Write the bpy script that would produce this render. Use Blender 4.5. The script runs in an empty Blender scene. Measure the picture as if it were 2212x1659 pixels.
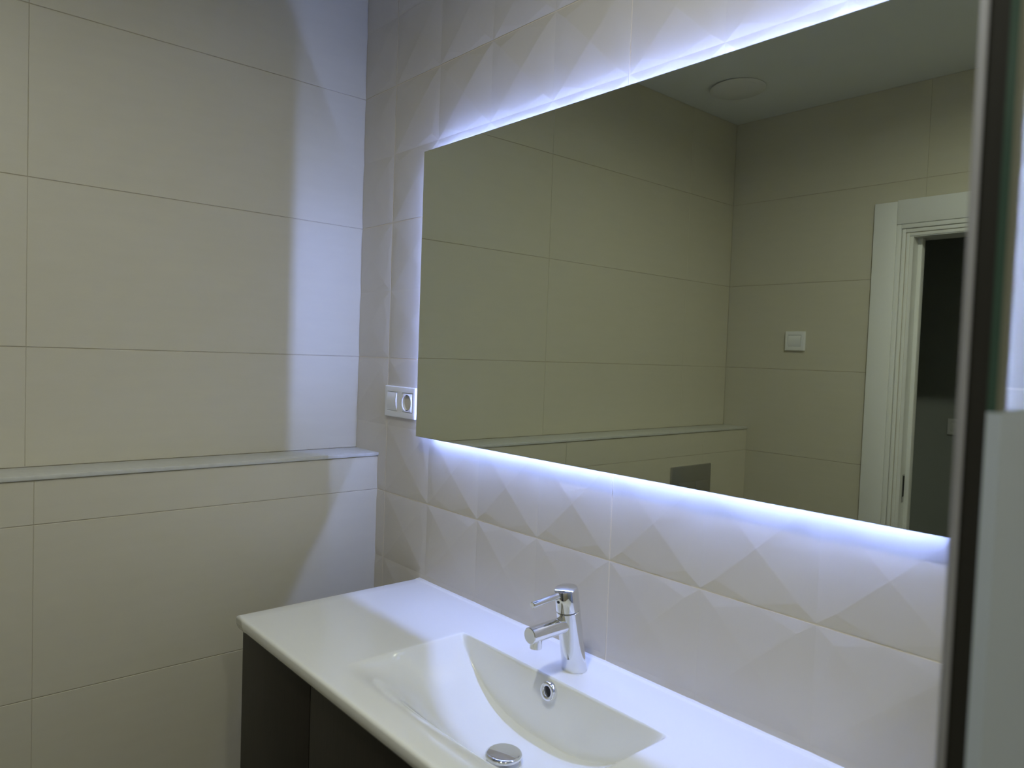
import bpy, bmesh, math, random
from mathutils import Vector, Matrix

random.seed(7)
SC = bpy.context.scene
COL = SC.collection
Z0 = 1.068                      # height of the reference tile joint above the floor

# ------------------------------------------------------------------ camera
def make_camera():
    yaw, pitch, roll = 0.852934, -0.039282, 0.035472
    cp, sp, cy, sy = math.cos(pitch), math.sin(pitch), math.cos(yaw), math.sin(yaw)
    fwd = Vector((-sy * cp, cy * cp, sp))
    right = Vector((cy, sy, 0))
    up = right.cross(fwd)
    cr, sr = math.cos(roll), math.sin(roll)
    r2 = right * cr + up * sr
    u2 = up * cr - right * sr
    cd = bpy.data.cameras.new('camera')
    cam = bpy.data.objects.new('camera', cd)
    COL.objects.link(cam)
    m = Matrix((( r2.x, u2.x, -fwd.x, 1.84387),
                ( r2.y, u2.y, -fwd.y, -1.03794),
                ( r2.z, u2.z, -fwd.z, 0.37517 + Z0),
                (0, 0, 0, 1)))
    cam.matrix_world = m
    cd.sensor_width = 36.0
    cd.sensor_fit = 'HORIZONTAL'
    cd.lens = 36.0 * 1587.23 / 2212.0
    cd.clip_start = 0.01
    cd.dof.use_dof = True
    cd.dof.focus_distance = 1.75
    cd.dof.aperture_fstop = 6.5
    SC.camera = cam
make_camera()

# ------------------------------------------------------------------ world + exposure
w = bpy.data.worlds.new('world')
SC.world = w
w.use_nodes = True
w.node_tree.nodes['Background'].inputs[0].default_value = (0.02, 0.02, 0.02, 1)
w.node_tree.nodes['Background'].inputs[1].default_value = 0.2
SC.view_settings.view_transform = 'Standard'
SC.view_settings.look = 'None'
SC.view_settings.gamma = 1.0
SC.view_settings.use_curve_mapping = False
SC.view_settings.exposure = 0.0

LAMP_STRENGTH = 425.0
FILL_LAMP_STRENGTH = 190.0  # added fill light on the shower side
LAMP_COLOR = (0.98, 1.0, 0.86)
LED_STRENGTH = 430.0
LED_COLOR = (0.31, 0.42, 1.0)

# ------------------------------------------------------------------ materials
def mat(name, base, rough=0.5, metal=0.0, coat=0.0, spec=0.5, noise=None, bump=None, bump_map=(1, 1, 1)):
    m = bpy.data.materials.new(name)
    m.use_nodes = True
    nt = m.node_tree
    b = nt.nodes['Principled BSDF']
    b.inputs['Base Color'].default_value = (*base, 1)
    b.inputs['Roughness'].default_value = rough
    b.inputs['Metallic'].default_value = metal
    b.inputs['Coat Weight'].default_value = coat
    b.inputs['Coat Roughness'].default_value = 0.04
    b.inputs['Specular IOR Level'].default_value = spec
    if noise or bump:
        tc = nt.nodes.new('ShaderNodeTexCoord')
        mp = nt.nodes.new('ShaderNodeMapping')
        mp.inputs['Scale'].default_value = bump_map
        nt.links.new(tc.outputs['Object'], mp.inputs['Vector'])
    if noise:
        scale, amt, dark = noise
        n = nt.nodes.new('ShaderNodeTexNoise')
        n.inputs['Scale'].default_value = scale
        n.inputs['Detail'].default_value = 6
        nt.links.new(mp.outputs['Vector'], n.inputs['Vector'])
        mx = nt.nodes.new('ShaderNodeMix')
        mx.data_type = 'RGBA'
        mx.inputs['A'].default_value = (*[c * (1 - amt) for c in (dark or base)], 1)
        mx.inputs['B'].default_value = (*[min(1, c * (1 + amt)) for c in base], 1)
        nt.links.new(n.outputs['Fac'], mx.inputs['Factor'])
        nt.links.new(mx.outputs['Result'], b.inputs['Base Color'])
    if bump:
        scale, strength, dist = bump
        n2 = nt.nodes.new('ShaderNodeTexNoise')
        n2.inputs['Scale'].default_value = scale
        n2.inputs['Detail'].default_value = 3
        nt.links.new(mp.outputs['Vector'], n2.inputs['Vector'])
        bp = nt.nodes.new('ShaderNodeBump')
        bp.inputs['Strength'].default_value = strength
        bp.inputs['Distance'].default_value = dist
        nt.links.new(n2.outputs['Fac'], bp.inputs['Height'])
        nt.links.new(bp.outputs['Normal'], b.inputs['Normal'])
    return m

def emit(name, col, strength):
    m = bpy.data.materials.new(name)
    m.use_nodes = True
    nt = m.node_tree
    nt.nodes.clear()
    e = nt.nodes.new('ShaderNodeEmission')
    e.inputs[0].default_value = (*col, 1)
    e.inputs[1].default_value = strength
    o = nt.nodes.new('ShaderNodeOutputMaterial')
    nt.links.new(e.outputs[0], o.inputs[0])
    return m

def thin_glass(name, tint):
    m = bpy.data.materials.new(name)
    m.use_nodes = True
    nt = m.node_tree
    nt.nodes.clear()
    t = nt.nodes.new('ShaderNodeBsdfTransparent')
    t.inputs[0].default_value = (*tint, 1)
    g = nt.nodes.new('ShaderNodeBsdfGlossy')
    g.inputs['Roughness'].default_value = 0.0
    lw = nt.nodes.new('ShaderNodeLayerWeight')
    lw.inputs['Blend'].default_value = 0.5
    pw = nt.nodes.new('ShaderNodeMath'); pw.operation = 'POWER'; pw.inputs[1].default_value = 5.0
    nt.links.new(lw.outputs['Facing'], pw.inputs[0])
    f = nt.nodes.new('ShaderNodeMath'); f.operation = 'MULTIPLY_ADD'
    f.inputs[1].default_value = 0.96; f.inputs[2].default_value = 0.04
    nt.links.new(pw.outputs[0], f.inputs[0])
    mx = nt.nodes.new('ShaderNodeMixShader')
    o = nt.nodes.new('ShaderNodeOutputMaterial')
    nt.links.new(f.outputs[0], mx.inputs[0])
    nt.links.new(t.outputs[0], mx.inputs[1])
    nt.links.new(g.outputs[0], mx.inputs[2])
    nt.links.new(mx.outputs[0], o.inputs[0])
    return m

TILE = (0.60, 0.57, 0.465)
M = dict(
    tile=mat('beige_matt_tile', TILE, 0.42, spec=0.35, noise=(9, 0.035, None), bump=(60, 0.12, 0.0006), bump_map=(1, 1, 5)),
    relief=mat('beige_relief_tile', (0.62, 0.58, 0.505), 0.30, spec=0.5, noise=(5, 0.05, None), bump=(45, 0.08, 0.0006)),
    grout=mat('beige_grout', (0.50, 0.45, 0.36), 0.9, noise=(40, 0.1, None)),
    grout_light=mat('light_grout', (0.78, 0.72, 0.62), 0.85, noise=(40, 0.06, None)),
    stone=mat('grey_stone', (0.58, 0.585, 0.55), 0.40, noise=(60, 0.12, None)),
    ceiling=mat('white_ceiling_paint', (0.78, 0.81, 0.82), 0.9, noise=(6, 0.02, None), bump=(30, 0.1, 0.001)),
    floor=mat('grey_floor_tile', (0.11, 0.10, 0.09), 0.4, noise=(4, 0.1, None)),
    ceramic=mat('white_ceramic', (0.86, 0.87, 0.865), 0.09, coat=0.4),
    wenge=mat('dark_wood', (0.014, 0.0105, 0.008), 0.42, spec=0.3, noise=(9, 0.35, (0.010, 0.008, 0.007)), bump=(30, 0.15, 0.0008), bump_map=(14, 14, 1)),
    wenge_in=mat('cabinet_board', (0.05, 0.04, 0.035), 0.6, noise=(9, 0.1, None)),
    chrome=mat('chrome', (0.80, 0.81, 0.83), 0.05, metal=1.0),
    dark_metal=mat('dark_metal', (0.05, 0.05, 0.055), 0.35, metal=1.0),
    satin=mat('satin_chrome', (0.46, 0.46, 0.46), 0.35, metal=1.0),
    alu=mat('satin_aluminium', (0.40, 0.40, 0.44), 0.4, metal=0.6),
    plastic=mat('white_plastic', (0.80, 0.81, 0.82), 0.25),
    rubber=mat('black_rubber', (0.02, 0.019, 0.016), 0.7, spec=0.25),
    lacquer=mat('white_lacquer', (0.80, 0.81, 0.80), 0.30),
    hall=mat('hall_paint', (0.42, 0.45, 0.43), 0.85, noise=(3, 0.04, None)),
    mirror=mat('mirror_silver', (0.66, 0.695, 0.60), 0.0, metal=1.0),
    mirror_edge=mat('mirror_glass_edge', (0.12, 0.17, 0.15), 0.15),
    frame=mat('mirror_back_frame', (0.55, 0.55, 0.55), 0.6),
    led=emit('led_light', LED_COLOR, LED_STRENGTH),
    lamp=emit('lamp_light', LAMP_COLOR, LAMP_STRENGTH),
    fill_lamp=emit('fill_lamp_light', LAMP_COLOR, FILL_LAMP_STRENGTH),
    glass=thin_glass('clear_glass', (0.93, 0.96, 0.945)),
    glass_edge=mat('green_glass_edge', (0.045, 0.085, 0.065), 0.2),
    glass_bevel=mat('ground_glass_edge', (0.16, 0.16, 0.12), 0.35),
    frosted=mat('frosted_glass', (0.47, 0.53, 0.62), 0.55),
    black=mat('black_void', (0.006, 0.006, 0.006), 0.6),
    red=mat('red_mark', (0.25, 0.03, 0.03), 0.3),
)

# ------------------------------------------------------------------ helpers
def link(name, me, m, parent=None, loc=None, rotz=None):
    o = bpy.data.objects.new(name, me)
    COL.objects.link(o)
    if m is not None and not me.materials:
        me.materials.append(m)
    if loc is not None: o.location = loc
    if rotz is not None: o.rotation_euler = (0, 0, rotz)
    if parent is not None: o.parent = parent
    return o

def tag(o, label, cat=None, group=None, kind=None):
    o['label'] = label
    if cat: o['category'] = cat
    if group: o['group'] = group
    if kind: o['kind'] = kind
    return o

def empty(name, loc, label, cat, group=None):
    o = bpy.data.objects.new(name, None)
    o.empty_display_size = 0.05
    COL.objects.link(o)
    o.location = loc
    return tag(o, label, cat, group)

def bm_to(name, bm, m, parent=None, smooth=False, loc=None, rotz=None):
    bmesh.ops.recalc_face_normals(bm, faces=bm.faces)
    me = bpy.data.meshes.new(name)
    bm.to_mesh(me); bm.free()
    if smooth:
        for p in me.polygons: p.use_smooth = True
        if smooth == 'angle':
            me.set_sharp_from_angle(angle=math.radians(35))
    return link(name, me, m, parent, loc, rotz)

def box_bm(bm, a, b, bevel=0.0, seg=2):
    lo = Vector([min(a[i], b[i]) for i in range(3)]); hi = Vector([max(a[i], b[i]) for i in range(3)])
    vs = bmesh.ops.create_cube(bm, size=1.0)['verts']
    for v in vs:
        v.co = Vector((lo[i] + (v.co[i] + 0.5) * (hi[i] - lo[i]) for i in range(3)))
    if bevel > 0:
        es = list({e for v in vs for e in v.link_edges})
        bmesh.ops.bevel(bm, geom=es, offset=bevel, segments=seg, profile=0.5, affect='EDGES')
    return bm

def box(name, a, b, m, parent=None, bevel=0.0, seg=2, off=(0, 0, 0)):
    """box between two world corners; off = parent's location"""
    bm = bmesh.new()
    o = Vector(off)
    box_bm(bm, Vector(a) - o, Vector(b) - o, bevel, seg)
    return bm_to(name, bm, m, parent, smooth='angle' if bevel else False)

def lathe(bm, prof, mtx=None, seg=48, cap=True):
    """revolve (radius, height) list about local Z"""
    rings = []
    for r, h in prof:
        if r < 1e-6:
            rings.append([bm.verts.new((0, 0, h))])
        else:
            rings.append([bm.verts.new((r * math.cos(2 * math.pi * i / seg), r * math.sin(2 * math.pi * i / seg), h)) for i in range(seg)])
    for A, B in zip(rings[:-1], rings[1:]):
        for i in range(seg):
            j = (i + 1) % seg
            if len(A) == 1 and len(B) == 1: continue
            if len(A) == 1: bm.faces.new((A[0], B[i], B[j]))
            elif len(B) == 1: bm.faces.new((A[i], B[0], A[j]))
            else: bm.faces.new((A[i], B[i], B[j], A[j]))
    if cap:
        if len(rings[0]) > 1: bm.faces.new(rings[0])
        if len(rings[-1]) > 1: bm.faces.new(rings[-1])
    if mtx is not None:
        for ring in rings:
            for v in ring: v.co = mtx @ v.co
    return rings

def axis_mtx(p, d):
    d = Vector(d).normalized()
    q = Vector((0, 0, 1)).rotation_difference(d)
    return Matrix.Translation(Vector(p)) @ q.to_matrix().to_4x4()

def cells_mesh(name, cells, m, parent=None):
    bm = bmesh.new()
    for a, b in cells: box_bm(bm, a, b)
    return bm_to(name, bm, m, parent)

# ------------------------------------------------------------------ dimensions (metres)
H = 0.356                        # tile height
L = 0.7943                       # tile length
CEIL = 1.4210 + Z0
W = 1.9035                       # mirror wall to door wall
XR = 2.75                        # far right wall
XL, ZL = 0.1177, 0.1003 + Z0     # ledge depth and height
XV0 = 0.1569                     # first vertical joint on the mirror wall
GAP = 0.0016
TH = 0.0015                      # tile proud of the grout
DX0, DX1, DZ = 0.745, 1.505, 0.872 + Z0     # door opening

# ------------------------------------------------------------------ tiles
_cache = {}
def plain_tile(wid, hei):
    key = (round(wid, 3), round(hei, 3))
    if key in _cache: return _cache[key]
    c = 0.0006
    w0, w1, h0, h1 = GAP * 0.2, wid - GAP * 0.2, GAP / 2, hei - GAP / 2
    v = [(w0, 0, h0), (w1, 0, h0), (w1, 0, h1), (w0, 0, h1),
         (w0, -(TH - c), h0), (w1, -(TH - c), h0), (w1, -(TH - c), h1), (w0, -(TH - c), h1),
         (w0 + c, -TH, h0 + c), (w1 - c, -TH, h0 + c), (w1 - c, -TH, h1 - c), (w0 + c, -TH, h1 - c)]
    f = [(3, 2, 1, 0), (8, 9, 10, 11)]
    for a in range(4):
        b = (a + 1) % 4
        f += [(a, b, 4 + b, 4 + a), (4 + a, 4 + b, 8 + b, 8 + a)]
    me = bpy.data.meshes.new('tile')
    me.from_pydata(v, [], f)
    bm = bmesh.new(); bm.from_mesh(me); bmesh.ops.recalc_face_normals(bm, faces=bm.faces); bm.to_mesh(me); bm.free()
    me.materials.append(M['tile'])
    _cache[key] = me
    return me

def relief_tile(u0, u1, hei):
    """tile cut from u0 to u1 of its length: two rows of four faceted, cushion-like diamonds"""
    key = ('r', round(u0, 3), round(u1, 3), round(hei, 3))
    if key in _cache: return _cache[key]
    bm = bmesh.new()
    cw, ch = L / 4, H / 2
    g = 0.0030 / 2
    dN, dT, dP, dC, dS = 0.0022, 0.0028, 0.0041, 0.0057, 0.0033
    ex, ez = 0.028, 0.021
    for i in range(4):
        for j in range(2):
            x0, x1, z0, z1 = i * cw, (i + 1) * cw, j * ch, (j + 1) * ch
            if i == 0: x0 += g
            if i == 3: x1 -= g
            if j == 0: z0 += g
            if j == 1: z1 -= g
            xm, zm = (i + .5) * cw, (j + .5) * ch
            V = lambda x, d, z: bm.verts.new((x, -d, z))
            N00, N10, N11, N01 = V(x0, dN, z0), V(x1, dN, z0), V(x1, dN, z1), V(x0, dN, z1)
            Tb, Tt = V(xm, dT, z0), V(xm, dT, z1)
            P00, P10, P11, P01 = V(x0 + ex, dP, z0 + ez), V(x1 - ex, dP, z0 + ez), V(x1 - ex, dP, z1 - ez), V(x0 + ex, dP, z1 - ez)
            C = V(xm, dC, zm)
            S0, S1 = V(x0 + 0.012, dS, zm), V(x1 - 0.012, dS, zm)
            for f in ((N00, Tb, P00), (Tb, N10, P10), (N01, P01, Tt), (Tt, P11, N11),
                      (N00, P00, S0), (N00, S0, N01), (N01, S0, P01), (N10, S1, P10), (N10, N11, S1), (N11, P11, S1),
                      (C, P00, Tb), (C, Tb, P10), (C, P10, S1), (C, S1, P11), (C, P11, Tt), (C, Tt, P01), (C, P01, S0), (C, S0, P00)):
                bm.faces.new(f)
    bmesh.ops.remove_doubles(bm, verts=bm.verts, dist=1e-5)
    def cut(co, no):
        bmesh.ops.bisect_plane(bm, geom=bm.verts[:] + bm.edges[:] + bm.faces[:], plane_co=co, plane_no=no, clear_outer=True, dist=1e-6)
    if u0 > 1e-4: cut((u0 + g, 0, 0), (-1, 0, 0))
    if u1 < L - 1e-4: cut((u1 - g, 0, 0), (1, 0, 0))
    if hei < H - 1e-3: cut((0, 0, hei - g), (0, 0, 1))
    es = [e for e in bm.edges if e.is_boundary]
    r = bmesh.ops.extrude_edge_only(bm, edges=es)
    for v in [x for x in r['geom'] if isinstance(x, bmesh.types.BMVert)]: v.co.y = 0
    for v in bm.verts: v.co.x -= u0
    bmesh.ops.recalc_face_normals(bm, faces=bm.faces)
    me = bpy.data.meshes.new('tile')
    bm.to_mesh(me); bm.free()
    me.materials.append(M['relief'])
    _cache[key] = me
    return me

def poly_tile(pts):
    """tile cut to a polygon (u, z) given counter-clockwise seen from the front"""
    bm = bmesh.new()
    f = bm.faces.new([bm.verts.new((u, -TH, z)) for u, z in pts])
    r = bmesh.ops.extrude_face_region(bm, geom=[f])
    for v in [x for x in r['geom'] if isinstance(x, bmesh.types.BMVert)]: v.co.y = 0
    bmesh.ops.recalc_face_normals(bm, faces=bm.faces)
    me = bpy.data.meshes.new('tile')
    bm.to_mesh(me); bm.free()
    me.materials.append(M['tile'])
    return me

def tile_outline(r, hole):
    """what is left of a tile rectangle once a doorway is cut out of its lower part"""
    x0, x1, z0, z1 = r
    g, h = GAP * 0.2, GAP * 0.5
    if hole:
        a, b, d = hole
        if x1 > a and x0 < b and z0 < d:
            if z1 <= d:
                if x0 < a: return ('rect', x0, a, z0, z1)
                if x1 > b: return ('rect', b, x1, z0, z1)
                return None
            if x0 < a < x1: return ('poly', [(x0 + g, z0 + h), (a, z0 + h), (a, d), (x1 - g, d), (x1 - g, z1 - h), (x0 + g, z1 - h)])
            if x0 < b < x1: return ('poly', [(x0 + g, d), (b, d), (b, z0 + h), (x1 - g, z0 + h), (x1 - g, z1 - h), (x0 + g, z1 - h)])
            return ('rect', x0, x1, d, z1)
    return ('rect', x0, x1, z0, z1)

ROWS = [(k * H, min((k + 1) * H, CEIL)) for k in range(7)]
def plain_wall(parent, plane, spans, rows, hole=None):
    """plane: 'left' x=const, 'front' y=-W, 'right' x=XR; spans in metres from the mirror wall / left wall"""
    for s0, s1 in spans:
        for z0, z1 in rows:
            t = tile_outline((s0, s1, z0, z1), hole)
            if t is None: continue
            if t[0] == 'poly':
                link('tile', poly_tile([(s1 - u, z) for u, z in reversed(t[1])]), None, parent, (s1, -W - TH, 0), math.pi)
                continue
            a, b, c, d = t[1:]
            me = plain_tile(b - a, d - c)
            if plane[0] == 'left':  link('tile', me, None, parent, (plane[1] - TH, -b, c), math.pi / 2)
            if plane[0] == 'front': link('tile', me, None, parent, (b, -W - TH, c), math.pi)
            if plane[0] == 'right': link('tile', me, None, parent, (XR + TH, -a, c), -math.pi / 2)

# ------------------------------------------------------------------ the room
floor = box('floor', (-0.12, -3.3, -0.08), (XR + 0.12, 0.12, 0), M['floor'])
tag(floor, 'grey tiled bathroom floor', None, None, 'structure')
LAMPS = [(1.32, -0.92), (2.40, -0.92)]  # basin-side downlight, then the added fill light
hs = 0.055
cells = []
xs = [-0.12] + [v for lx, ly in LAMPS for v in (lx - hs, lx + hs)] + [XR + 0.12]
ys = [-2.02, LAMPS[0][1] - hs, LAMPS[0][1] + hs, 0.12]
for i in range(len(xs) - 1):
    for j in range(3):
        if i % 2 == 1 and j == 1: continue
        cells.append(((xs[i], ys[j], CEIL), (xs[i + 1], ys[j + 1], CEIL + 0.09)))
ceiling = cells_mesh('ceiling', cells, M['ceiling'])
tag(ceiling, 'plain white painted ceiling', None, None, 'structure')

wall_back = box('wall_back', (-0.12, -0.0016, 0), (XR + 0.12, 0.12, CEIL), M['grout_light'])
tag(wall_back, 'beige wall of faceted relief tiles behind the mirror', None, None, 'structure')
wall_left = box('wall_left', (-0.12, -W - 0.12, 0), (-TH, 0, CEIL), M['grout'])
tag(wall_left, 'plain beige tiled wall left of the mirror', None, None, 'structure')
wall_right = box('wall_right', (XR + TH, -W - 0.12, 0), (XR + 0.12, 0, CEIL), M['grout'])
tag(wall_right, 'plain beige tiled wall of the shower end', None, None, 'structure')
yf0, yf1 = -W - 0.11, -W - TH
wall_front = cells_mesh('wall_front', [((-TH, yf0, 0), (DX0, yf1, CEIL)), ((DX1, yf0, 0), (XR + TH, yf1, CEIL)), ((DX0, yf0, DZ), (DX1, yf1, CEIL))], M['grout'])
tag(wall_front, 'plain beige tiled wall with the doorway, seen in the mirror', None, None, 'structure')

# relief tiles on the mirror wall
for z0, z1 in ROWS:
    for u, (x0, x1) in enumerate([(0, XV0), (XV0, XV0 + L), (XV0 + L, XV0 + 2 * L), (XV0 + 2 * L, XV0 + 3 * L), (XV0 + 3 * L, XR)]):
        if u == 0: me = relief_tile(L - XV0, L, z1 - z0)
        elif u == 4: me = relief_tile(0, XR - x0, z1 - z0)
        else: me = relief_tile(0, L, z1 - z0)
        link('tile', me, None, wall_back, (x0, 0, z0))

SP = 0.7920
ROW_ABOVE = [(ZL, Z0 + H)] + [(Z0 + k * H, min(Z0 + (k + 1) * H, CEIL)) for k in (1, 2, 3)]
plain_wall(wall_left, ('left', 0.0), [(0, SP), (SP, 2 * SP), (2 * SP, W)], ROW_ABOVE)
plain_wall(wall_front, ('front',), [(0, SP), (SP, 2 * SP), (2 * SP, 3 * SP), (3 * SP, XR)], ROWS, hole=(DX0 - 0.06, DX1 + 0.06, DZ + 0.06))
plain_wall(wall_right, ('right',), [(0, SP), (SP, 2 * SP), (2 * SP, W)], ROWS)

# low wall in front of the left wall, with its stone cap
CAP = 0.0090
low = box('wall_low', (-TH, -W, 0), (XL - TH, 0, ZL - CAP), M['grout'])
tag(low, 'low beige tiled ledge wall along the left wall', None, None, 'structure')
plain_wall(low, ('left', XL), [(0, SP), (SP, 2 * SP), (2 * SP, W)], [(0, H), (H, 2 * H), (2 * H, 3 * H), (3 * H, ZL - CAP - 0.0005)])
cap = box('ledge_cap', (0.0, -W, ZL - CAP), (XL + 0.004, -0.0002, ZL), M['stone'], low, bevel=0.0012)
cap['label'] = 'thin grey stone cap along the top of the ledge'

# hallway beyond the door
HY = -W - 0.11
wh = cells_mesh('wall_hall', [((-0.12, HY - 1.12, 0), (XR + 0.12, HY - 1.0, CEIL)), ((-0.12, HY - 1.0, 0), (-0.02, HY - 0.001, CEIL)), ((XR + 0.02, HY - 1.0, 0), (XR + 0.12, HY - 0.001, CEIL))], M['hall'])
tag(wh, 'dark unlit hallway walls beyond the open doorway', None, None, 'structure')
ch = box('ceiling_hall', (-0.12, HY - 1.12, CEIL), (XR + 0.12, HY - 0.001, CEIL + 0.09), M['hall'])
tag(ch, 'dark hallway ceiling beyond the doorway', None, None, 'structure')

# door frame, white, with stepped stops
def door_frame():
    bm = bmesh.new()
    cx0 = 0.6176
    ztop = 0.9972 + Z0
    y0 = -W
    leg = box('door_1', (cx0, y0, 0), (0.700, y0 + 0.012, ztop - 0.004), M['lacquer'], None, bevel=0.002)
    tag(leg, 'white lacquered doorway frame with an open door, seen in the mirror', None, None, 'structure')
    rx = DX1 + (DX0 - 0.700)
    box('casing', (rx, y0, 0), (rx + 0.0824, y0 + 0.012, ztop - 0.004), M['lacquer'], leg, bevel=0.002)
    box('head_casing', (0.7006, y0, DZ + 0.036), (rx - 0.0006, y0 + 0.012, ztop), M['lacquer'], leg, bevel=0.002)
    # stepped inner beads
    for k, (o0, o1, d) in enumerate(((0.0, 0.016, 0.008), (0.018, 0.031, 0.004), (0.033, 0.0446, 0.0012))):
        for side in (0, 1):
            a = 0.7006 + o0; b = 0.700 + o1
            if side: a, b = DX0 + DX1 - b, DX0 + DX1 - a
            box('bead', (a, y0 - 0.02, 0), (b, y0 + d, DZ + 0.0355 - o0), M['lacquer'], leg, bevel=0.0012)
        box('bead', (0.7006 + o1, y0 - 0.02, DZ + 0.0355 - o1), (rx - o1 - 0.0006, y0 + d, DZ + 0.0355 - o0), M['lacquer'], leg, bevel=0.0012)
    # jamb linings through the wall with a stop
    for s in (0, 1):
        xa, xb = (DX0, DX0 + 0.012) if not s else (DX1 - 0.012, DX1)
        box('jamb', (xa, yf0 - 0.002, 0), (xb, y0 - 0.0025, DZ - 0.0), M['lacquer'], leg)
        xa, xb = (DX0 + 0.0122, DX0 + 0.027) if not s else (DX1 - 0.027, DX1 - 0.0122)
        box('door_stop', (xa, y0 - 0.075, 0), (xb, y0 - 0.045, DZ - 0.0125), M['lacquer'], leg, bevel=0.001)
    box('jamb', (DX0 + 0.012, yf0 - 0.002, DZ - 0.012), (DX1 - 0.012, y0 - 0.0025, DZ), M['lacquer'], leg)
    st = box('strike_plate', (DX0 + 0.0122, y0 - 0.040, 0.9455), (DX0 + 0.0136, y0 - 0.023, 1.0505), M['satin'], leg)
    box('latch_slot', (DX0 + 0.0137, y0 - 0.037, 0.967), (DX0 + 0.0142, y0 - 0.027, 1.045), M['black'], st)
    # the open leaf, swung into the hallway
    lf = box('door_leaf', (DX1 - 0.052, HY - 0.72, 0.008), (DX1 - 0.013, HY - 0.004, DZ - 0.016), M['lacquer'], leg, bevel=0.002)
    bm = bmesh.new()
    lathe(bm, [(0.0, 0), (0.024, 0), (0.024, 0.006), (0.009, 0.007), (0.009, 0.045), (0.0, 0.045)], axis_mtx((DX1 - 0.052, HY - 0.66, 1.02), (-1, 0, 0)), 20)
    box_bm(bm, (DX1 - 0.102, HY - 0.672, 1.010), (DX1 - 0.088, HY - 0.54, 1.030), 0.004)
    bm_to('door_handle', bm, M['satin'], lf, smooth='angle')
door_frame()

# ------------------------------------------------------------------ ceiling: downlight + vent
def downlight(x, y, label, bulb='lamp'):
    t = empty('downlight', (x, y, CEIL), label, 'ceiling light', 'recessed ceiling downlights')
    bm = bmesh.new()
    lathe(bm, [(0.062, -0.002), (0.064, -0.006), (0.082, -0.004), (0.084, 0.0), (0.062, 0.0)], None, 48, cap=False)
    bm_to('trim_ring', bm, M['alu'], t, smooth='angle')
    bm = bmesh.new()
    lathe(bm, [(0.0545, 0.001), (0.054, 0.055), (0.0, 0.056)], None, 48, cap=False)
    bm_to('reflector', bm, M['alu'], t, smooth='angle')
    bm = bmesh.new()
    lathe(bm, [(0.0, 0.004), (0.050, 0.004), (0.050, 0.030), (0.0, 0.030)], None, 40, cap=False)
    bm_to('bulb', bm, M[bulb], t)
downlight(*LAMPS[0], 'round recessed ceiling downlight above the washbasin side')
downlight(*LAMPS[1], 'added fill light, built as a recessed downlight, brightening the frosted pane', 'fill_lamp')  # added fill light, put in to brighten the frosted pane

def vent():
    t = empty('ceiling_vent', (0.247, -1.512, CEIL), 'round white ventilation disc on the ceiling, seen in the mirror', 'vent')
    bm = bmesh.new()
    lathe(bm, [(0.080, 0.0), (0.080, -0.006), (0.074, -0.006), (0.074, 0.0)], None, 40, cap=False)
    bm_to('collar', bm, M['plastic'], t, smooth='angle')
    bm = bmesh.new()
    tilt = Matrix.Rotation(math.radians(1.0), 4, 'X') @ Matrix.Rotation(math.radians(-3.0), 4, 'Y')
    lathe(bm, [(0.0, -0.0055), (0.096, -0.0055), (0.101, -0.0062), (0.102, -0.0078), (0.097, -0.0098), (0.03, -0.011), (0.0, -0.011)], tilt, 48, cap=False)
    bm_to('disc', bm, M['plastic'], t, smooth='angle')
vent()

# ------------------------------------------------------------------ backlit mirror
def mirror():
    x0, x1 = 0.3441, 1.5441
    z0, z1 = 0.1688 + Z0, 0.8566 + Z0
    m = 0.0348
    loc = (x0, 0, z0)
    t = empty('backlit_mirror', loc, 'wide frameless wall mirror with a blue-white light behind it', 'mirror')
    off = loc
    th = 0.005
    box('glass_edge', (x0, -m + 0.0004, z0), (x1, -m + th, z1), M['mirror_edge'], t, off=off)
    box('mirror_glass', (x0 + 0.0006, -m, z0 + 0.0006), (x1 - 0.0006, -m + 0.00035, z1 - 0.0006), M['mirror'], t, off=off)
    s = 0.024
    a0, a1, b0, b1 = x0 + s, x1 - s, z0 + s, z1 - s
    ya, yb = -m + th + 0.0002, -0.0072
    bm = bmesh.new()
    o = Vector(off)
    q = 0.02
    for A, B in (((a0, ya, b0), (a1, yb, b0 + q)), ((a0, ya, b1 - q), (a1, yb, b1)), ((a0, ya, b0 + q), (a0 + q, yb, b1 - q)), ((a1 - q, ya, b0 + q), (a1, yb, b1 - q))):
        box_bm(bm, Vector(A) - o, Vector(B) - o)
    fr = bm_to('back_frame', bm, M['frame'], t)
    e = 0.0012
    y0, y1 = -0.0188, -0.0172
    box('light_strip', (a0 + 0.004, y0, b1 + 0.0002), (a1 - 0.004, y1, b1 + e), M['led'], t, off=off)
    box('light_strip', (a0 + 0.004, y0, b0 - e), (a1 - 0.004, y1, b0 - 0.0002), M['led'], t, off=off)
    box('light_strip', (a0 - e, y0, b0 + 0.004), (a0 - 0.0002, y1, b1 - 0.004), M['led'], t, off=off)
    box('light_strip', (a1 + 0.0002, y0, b0 + 0.004), (a1 + e, y1, b1 - 0.004), M['led'], t, off=off)
    box('wall_bracket', (x0 + 0.2, -0.020, b1 - 0.06), (x1 - 0.2, -0.0095, b1 - 0.0205), M['frame'], t, off=off)
mirror()

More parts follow.
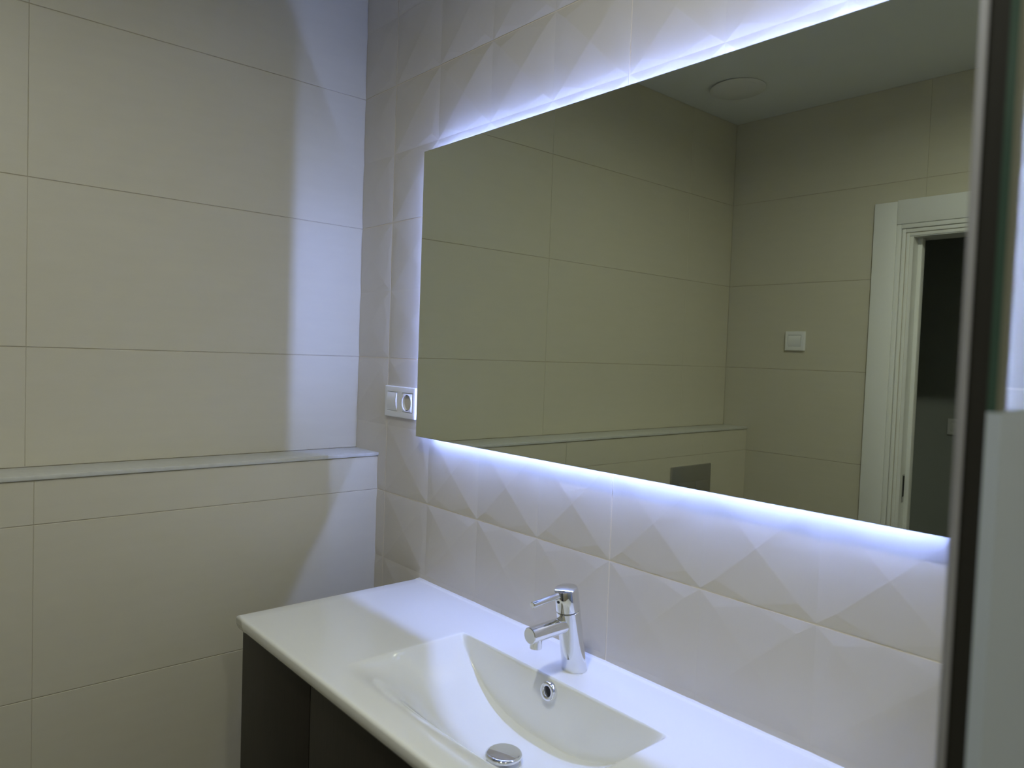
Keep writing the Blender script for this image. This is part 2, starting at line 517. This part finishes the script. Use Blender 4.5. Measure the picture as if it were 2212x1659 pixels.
# ------------------------------------------------------------------ washbasin top
BX0, BX1, BD = 0.3280, 1.5280, 0.4600
DZK = -0.1906 + Z0
BT = 0.0285
def smax(a, e):
    return 0.5 * (a + math.sqrt(a * a + e * e))
def sstep(t):
    t = max(0.0, min(1.0, t)); return t * t * (3 - 2 * t)
def basin_depth(x, y):
    u = abs(x - 0.937) / 0.2545
    A = smax(1 - u ** 2.7, 0.02) if u < 1.12 else 0.0
    if u > 1.0: A *= sstep((1.12 - u) / 0.12)
    tb = (-0.1300 - y) / 0.013
    if tb <= 0: return 0.0
    Bk = math.sin(min(1.0, tb) * math.pi / 2) ** 1.2
    tf = (y + 0.414) / 0.160
    if tf <= 0: return 0.0
    tf = min(1.0, tf)
    F = sstep(tf)
    d = 0.113 * A * Bk * F
    r = math.hypot(x - 0.940, y + 0.238)
    d += 0.006 * math.exp(-(r / 0.06) ** 2)  * (1 if A > 0 else 0)
    return d
def deck_z(x, y):
    return DZK + 0.0016 * sstep((y + 0.0165) / 0.006) - basin_depth(x, y)
def washbasin():
    loc = (BX0, 0, DZK - BT)
    t = empty('washbasin', loc, 'long white ceramic washbasin top with one scooped bowl', 'sink')
    bm = bmesh.new()
    r = 0.006
    def span(a, b, n): return [a + (b - a) * i / n for i in range(n)]
    xs = span(BX0 + r, 0.64, 10) + span(0.64, 0.672, 8) + span(0.672, 0.702, 30) + span(0.702, 1.172, 100) + span(1.172, 1.202, 30) + span(1.202, 1.235, 8) + span(1.235, BX1 - r, 10) + [BX1 - r]
    ys = span(-BD + r, -0.425, 5) + span(-0.425, -0.25, 50) + span(-0.25, -0.150, 24) + span(-0.150, -0.126, 24) + span(-0.126, -0.018, 8) + span(-0.018, -0.009, 8) + span(-0.009, -0.0005, 2) + [-0.0005]
    o = Vector(loc)
    G = [[bm.verts.new(Vector((x, y, deck_z(x, y))) - o) for y in ys] for x in xs]
    for i in range(len(xs) - 1):
        for j in range(len(ys) - 1):
            bm.faces.new((G[i][j], G[i + 1][j], G[i + 1][j + 1], G[i][j + 1]))
    # rounded skirt on left, front, right
    ring = [(G[0][j], (-1, 0)) for j in range(len(ys) - 1, 0, -1)] + [(G[0][0], (-1, -1))] + [(G[i][0], (0, -1)) for i in range(1, len(xs) - 1)] + [(G[-1][0], (1, -1))] + [(G[-1][j], (1, 0)) for j in range(1, len(ys))]
    prev = [v for v, _ in ring]
    base = [v.co.copy() for v in prev]
    steps = [(r * math.sin(a), -r * (1 - math.cos(a))) for a in [math.pi / 8 * k for k in range(1, 5)]]
    steps += [(r * 0.95, -BT * 0.55), (r * 0.6, -BT * 0.82), (r * 0.1, -BT), (-0.03, -BT)]
    for out, dz in steps:
        cur = []
        for (v, n), b in zip(ring, base):
            nn = Vector((n[0], n[1], 0)); 
            cur.append(bm.verts.new(b + nn * out + Vector((0, 0, dz))))
        for k in range(len(cur) - 1):
            bm.faces.new((prev[k], prev[k + 1], cur[k + 1], cur[k]))
        prev = cur
    top = bm_to('basin', bm, M['ceramic'], t, smooth=True)
    # raised back lip against the wall
    # overflow ring on the back wall of the bowl
    oy = -0.1405
    oc = Vector((0.940, oy, -0.2138 + Z0)) - o
    nrm = Vector((0, -1, 0.10))
    bm = bmesh.new()
    lathe(bm, [(0.0165, -0.012), (0.0165, 0.001), (0.0150, 0.0025), (0.0105, 0.0022), (0.0090, 0.0005), (0.0090, -0.012)], axis_mtx(oc, nrm), 40, cap=False)
    ov = bm_to('overflow_ring', bm, M['chrome'], t, smooth=True)
    bm = bmesh.new()
    lathe(bm, [(0.0, -0.0055), (0.0092, -0.0055)], axis_mtx(oc + Vector((0, 0.0, 0)), nrm), 24, cap=False)
    bm_to('overflow_hole', bm, M['dark_metal'], ov)
    # pop-up drain
    dzf = DZK - basin_depth(0.94, -0.238)
    dc = Vector((0.940, -0.238, dzf)) - o
    bm = bmesh.new()
    lathe(bm, [(0.031, -0.002), (0.031, 0.001), (0.029, 0.002), (0.026, 0.001), (0.024, -0.02)], Matrix.Translation(dc), 48, cap=False)
    lathe(bm, [(0.0, -0.018), (0.024, -0.018)], Matrix.Translation(dc), 48, cap=False)
    dr = bm_to('drain_ring', bm, M['chrome'], t, smooth='angle')
    bm = bmesh.new()
    zt = 0.020
    lathe(bm, [(0.0, zt), (0.026, zt - 0.0001), (0.0285, zt - 0.0005), (0.0305, zt - 0.0020), (0.0315, zt - 0.0045), (0.0308, zt - 0.007), (0.026, zt - 0.0095), (0.012, zt - 0.011), (0.006, zt - 0.012), (0.006, -0.018)], Matrix.Translation(dc), 56, cap=False)
    bm_to('drain_plug', bm, M['chrome'], dr, smooth=True)
washbasin()

# ------------------------------------------------------------------ tap
def tap():
    B = Vector((0.940, -0.0735, DZK))
    T = Vector((0.940, -0.1040, -0.0350 + Z0))
    loc = B
    t = empty('basin_tap', loc, 'slanted chrome single-lever tap on the white washbasin', 'tap')
    ax = (T - B).normalized()
    Ln = (T - B).length
    R = 0.0217
    rot = axis_mtx((0, 0, 0), ax)
    seam = Ln - 0.0425
    bm = bmesh.new()
    prof = [(0.0, -0.006), (R + 0.0008, -0.006), (R + 0.0006, 0.012), (R, 0.03), (R, seam - 0.0012), (R - 0.001, seam - 0.0004), (0.0, seam - 0.0004)]
    lathe(bm, prof, rot, 64, cap=False)
    for v in bm.verts:
        if v.co.z < 0.0005: v.co.z = max(v.co.z, 0.0005)
    bm_to('body', bm, M['chrome'], t, smooth='angle')
    bm = bmesh.new()
    lathe(bm, [(0.0, seam + 0.0004), (R - 0.001, seam + 0.0004), (R, seam + 0.0014), (R, Ln - 0.004), (R - 0.0012, Ln - 0.0014), (R - 0.004, Ln - 0.0002), (0.0, Ln + 0.0004)], rot, 64, cap=False)
    h = bm_to('handle_cap', bm, M['chrome'], t, smooth='angle')
    bm = bmesh.new()
    lathe(bm, [(0.0, seam - 0.0006), (R - 0.0018, seam - 0.0006), (R - 0.0018, seam + 0.0006), (0.0, seam + 0.0006)], rot, 48, cap=False)
    bm_to('seam', bm, M['dark_metal'], t)
    # lever
    p0 = Vector((0.940, -0.108, -0.0450 + Z0)) - B
    p1 = Vector((0.940, -0.1850, -0.0515 + Z0)) - B
    bm = bmesh.new()
    n = (p1 - p0).length
    lathe(bm, [(0.0, 0), (0.0057, 0), (0.0057, n - 0.0015), (0.0046, n - 0.0002), (0.0, n)], axis_mtx(p0, p1 - p0), 28, cap=False)
    bm_to('lever', bm, M['chrome'], h, smooth='angle')
    # temperature mark
    bm = bmesh.new()
    q = Vector((0.940, -0.1215, -0.0585 + Z0)) - B
    lathe(bm, [(0.0, 0.0012), (0.0026, 0.001), (0.0028, 0.0), (0.0028, -0.003)], axis_mtx(q, (0, -1, -0.19)), 20, cap=False)
    bm_to('temperature_mark', bm, M['dark_metal'], h, smooth='angle')
    # spout
    s0 = Vector((0.940, -0.0920, -0.1010 + Z0)) - B
    s1 = Vector((0.940, -0.1890, -0.1040 + Z0)) - B
    n = (s1 - s0).length
    rs = 0.0142
    bm = bmesh.new()
    lathe(bm, [(0.0, 0), (rs, 0), (rs, n - 0.0015), (rs - 0.001, n - 0.0003), (0.0, n)], axis_mtx(s0, s1 - s0), 48, cap=False)
    sp = bm_to('spout', bm, M['chrome'], t, smooth='angle')
    bm = bmesh.new()
    a = Vector((0.940, -0.1720, -0.1090 + Z0)) - B
    lathe(bm, [(0.0105, 0), (0.0105, 0.0195), (0.0085, 0.0205), (0.0080, 0.018), (0.0, 0.018)], axis_mtx(a, (0, -0.06, -1)), 36, cap=False)
    bm_to('aerator', bm, M['chrome'], sp, smooth='angle')
tap()

# ------------------------------------------------------------------ vanity cabinet
def cabinet():
    x0, x1 = 0.334, 1.522
    yb, yf = -0.012, -0.4285
    zt, zb = DZK - BT - 0.001, 0.34
    loc = (x0, yb, zb)
    t = empty('vanity_cabinet', loc, 'dark wood vanity cabinet hung under the white washbasin', 'cabinet')
    bm = bmesh.new(); o = Vector(loc)
    th = 0.016
    for A, B in (((x0, yf, zb), (x0 + th, yb, zt)), ((x1 - th, yf, zb), (x1, yb, zt)), ((x0 + th, yf, zb), (x1 - th, yb, zb + th)), ((x0 + th, yb - 0.006, zb + th), (x1 - th, yb, zt - 0.15)),
                 ((0.643, yf, zb + th), (0.655, yb - 0.006, zt - 0.13)), ((1.200, yf, zb + th), (1.212, yb - 0.006, zt - 0.13))):
        box_bm(bm, Vector(A) - o, Vector(B) - o)
    bm_to('body', bm, M['wenge_in'], t)
    f0, f1 = yf - 0.0185, yf - 0.0005
    g = 0.0012
    for nm, a, b, c, d in (('door', x0, 0.650, zb, zt), ('drawer_front', 0.650, 1.206, (zb + zt) / 2, zt), ('drawer_front', 0.650, 1.206, zb, (zb + zt) / 2), ('door', 1.206, x1, zb, zt)):
        box(nm, (a + (g if a > x0 else 0), f0, c + (g if c > zb else 0)), (b - (g if b < x1 else 0), f1, d - g), M['wenge'], t, bevel=0.001, off=loc)
cabinet()

# ------------------------------------------------------------------ switches and sockets
def plate_frame(name, wid, hei, dep, openings, m, parent, groove=None):
    """bevelled plate (local: x right, z up, front towards -y) with rectangular openings"""
    xs = sorted({0, wid, *[v for o in openings for v in o[:2]]})
    zs = sorted({0, hei, *[v for o in openings for v in o[2:]]})
    bm = bmesh.new()
    grid = {}
    def V(x, z):
        k = (x, z)
        if k not in grid:
            edge = (x in (0, wid)) or (z in (0, hei))
            grid[k] = bm.verts.new((x, -dep, z))
        return grid[k]
    for i in range(len(xs) - 1):
        for j in range(len(zs) - 1):
            cx, cz = (xs[i] + xs[i + 1]) / 2, (zs[j] + zs[j + 1]) / 2
            if any(a < cx < b and c < cz < d for a, b, c, d in openings): continue
            bm.faces.new((V(xs[i], zs[j]), V(xs[i + 1], zs[j]), V(xs[i + 1], zs[j + 1]), V(xs[i], zs[j + 1])))
    r = bmesh.ops.extrude_face_region(bm, geom=bm.faces[:])
    for v in [x for x in r['geom'] if isinstance(x, bmesh.types.BMVert)]: v.co.y = 0
    bmesh.ops.recalc_face_normals(bm, faces=bm.faces)
    es = [e for e in bm.edges if e.calc_face_angle(0) > 1.0 and min(v.co.y for v in e.verts) < -dep + 1e-5]
    bmesh.ops.bevel(bm, geom=es, offset=0.0022, segments=3, profile=0.5, affect='EDGES')
    return bm_to(name, bm, m, parent, smooth='angle')

def rocker(parent, x0, x1, z0, z1, y):
    bm = bmesh.new()
    n = 12
    rows = []
    for k in range(n + 1):
        s = k / n
        z = z0 + (z1 - z0) * s
        yy = y - 0.0042 * (1 - abs(2 * s - 1) ** 2) + 0.0015 * (1 - s)
        rows.append((bm.verts.new((x0, yy, z)), bm.verts.new((x1, yy, z)), bm.verts.new((x1, y + 0.006, z)), bm.verts.new((x0, y + 0.006, z))))
    for a, b in zip(rows[:-1], rows[1:]):
        for q in range(4):
            bm.faces.new((a[q], a[(q + 1) % 4], b[(q + 1) % 4], b[q]))
    bm.faces.new(rows[0]); bm.faces.new(rows[-1])
    return bm_to('rocker', bm, M['plastic'], parent, smooth='angle')

def outlet():
    x0, z0 = 0.1575, 0.2035 + Z0
    wid, hei, dep = 0.1440, 0.0800, 0.0112
    loc = (x0, 0, z0)
    t = empty('switch_socket_panel', loc, 'white double plate with a rocker switch and a power socket left of the mirror', 'power socket')
    op1 = (0.014, 0.060, 0.016, 0.065)
    op2 = (0.083, 0.131, 0.016, 0.065)
    plate_frame('frame', wid, hei, dep, [op1, op2], M['plastic'], t)
    rocker(t, op1[0] + 0.0006, op1[1] - 0.0006, op1[2] + 0.0006, op1[3] - 0.0006, -dep - 0.0005)
    # socket: square insert with a round well
    cx, cz, rr = 0.107, 0.0405, 0.0198
    bm = bmesh.new()
    n = 48
    inner, outer, rim = [], [], []
    for i in range(n):
        a = 2 * math.pi * i / n + math.pi / 4
        c, s = math.cos(a), math.sin(a)
        k = 1 / max(abs(c), abs(s))
        outer.append(bm.verts.new((cx + 0.0224 * k * c, -dep + 0.0002, cz + 0.0234 * k * s)))
        rim.append(bm.verts.new((cx + (rr + 0.0018) * c, -dep - 0.0020, cz + (rr + 0.0018) * s)))
        inner.append(bm.verts.new((cx + rr * c, -dep - 0.0012, cz + rr * s)))
    deep = [bm.verts.new((v.co.x, -0.0020, v.co.z)) for v in inner]
    back = [bm.verts.new((v.co.x, -0.006, v.co.z)) for v in outer]
    for i in range(n):
        j = (i + 1) % n
        bm.faces.new((outer[i], outer[j], rim[j], rim[i])); bm.faces.new((rim[i], rim[j], inner[j], inner[i]))
        bm.faces.new((inner[i], inner[j], deep[j], deep[i])); bm.faces.new((back[i], back[j], outer[j], outer[i]))
    bm.faces.new(deep)
    so = bm_to('socket', bm, M['plastic'], t, smooth='angle')
    for dx in (-0.0095, 0.0095):
        bm = bmesh.new()
        lathe(bm, [(0.0, 0.0008), (0.0026, 0.0008), (0.0026, 0.0)], axis_mtx((cx + dx, -0.0021, cz), (0, -1, 0)), 16, cap=False)
        bm_to('pin_hole', bm, M['black'], so)
    for s in (-1, 1):
        box('earth_clip', (cx - 0.003, -0.0125, cz + s * (rr - 0.0018)), (cx + 0.003, -0.0040, cz + s * (rr - 0.0002)), M['dark_metal'], so)
outlet()

def wall_switch(name, x, y, z, rotz, label, wid=0.0846, hei=0.0791):
    t = empty(name, (x, y, z), label, 'light switch')
    t.rotation_euler = (0, 0, rotz)
    op = (0.015, wid - 0.015, 0.017, hei - 0.016)
    plate_frame('frame', wid, hei, 0.010, [op], M['plastic'], t)
    rocker(t, op[0] + 0.0006, op[1] - 0.0006, op[2] + 0.0006, op[3] - 0.0006, -0.0105)
wall_switch('light_switch', 0.3647, -W, 0.4348 + Z0, math.pi, 'white square light switch beside the doorway, seen in the mirror')
wall_switch('light_switch', 0.63, HY - 1.0, 0.062 + Z0, math.pi, 'dim light switch on the dark hallway wall beyond the doorway')

# ------------------------------------------------------------------ flush plate
def flush_plate():
    y0, y1 = -1.370, -1.632
    zt, zb = -0.0385 + Z0, -0.205 + Z0
    loc = (XL, y1, zb)
    t = empty('flush_plate', loc, 'dark grey metal toilet flush plate on the ledge wall, seen in the mirror', 'flush plate')
    box('plate', (XL, y1, zb), (XL + 0.010, y0, zt), M['satin'], t, bevel=0.003, off=loc)
    for a, b in ((y0 - 0.047, y0 - 0.150), (y0 - 0.153, y1 + 0.024)):
        box('button', (XL + 0.0102, b, zb + 0.02), (XL + 0.0135, a, zt - 0.064), M['satin'], t, bevel=0.0015, off=loc)
flush_plate()

# ------------------------------------------------------------------ shower screen beside the camera
def screen():
    yn = -0.6758
    x0, xa, xb, xc = 1.7287, 1.7325, 1.7404, 1.7462
    zs, ztop, zmid = 0.06, 1.98 + 0.12, 0.358 + Z0
    loc = ((xb + xc) / 2, -0.34, 0)
    t = empty('shower_screen', loc, 'glass shower screen with a metal edge at the right of the view', 'shower screen')
    cl = box('clear_pane', (xb, yn + 0.0012, zmid), (xc, -0.012, ztop), M['glass'], t, off=loc)
    box('pane_edge', (xb, yn, zmid), (xb + 0.0036, yn + 0.0012, ztop), M['glass_edge'], cl, off=loc)
    box('pane_bevel', (xb + 0.0036, yn, zmid), (xc, yn + 0.0012, ztop), M['glass_bevel'], cl, off=loc)
    fz = box('frosted_pane', (xb, yn, zs), (xc, -0.012, zmid), M['frosted'], t, off=loc)
    box('edge_profile', (x0, yn - 0.0004, zs), (xa, yn + 0.030, ztop), M['alu'], t, bevel=0.0004, off=loc)
    box('seal', (xa, yn + 0.0004, zs), (xb - 0.0001, yn + 0.028, ztop), M['rubber'], t, off=loc)
    box('wall_profile', (xb - 0.008, -0.0118, zs), (xc + 0.008, -0.0096, ztop), M['alu'], t, bevel=0.0005, off=loc)
    box('shower_kerb', (xb - 0.03, yn, 0.0), (xc + 0.03, -0.0096, zs - 0.0005), M['ceramic'], t, bevel=0.004, off=loc)
screen()
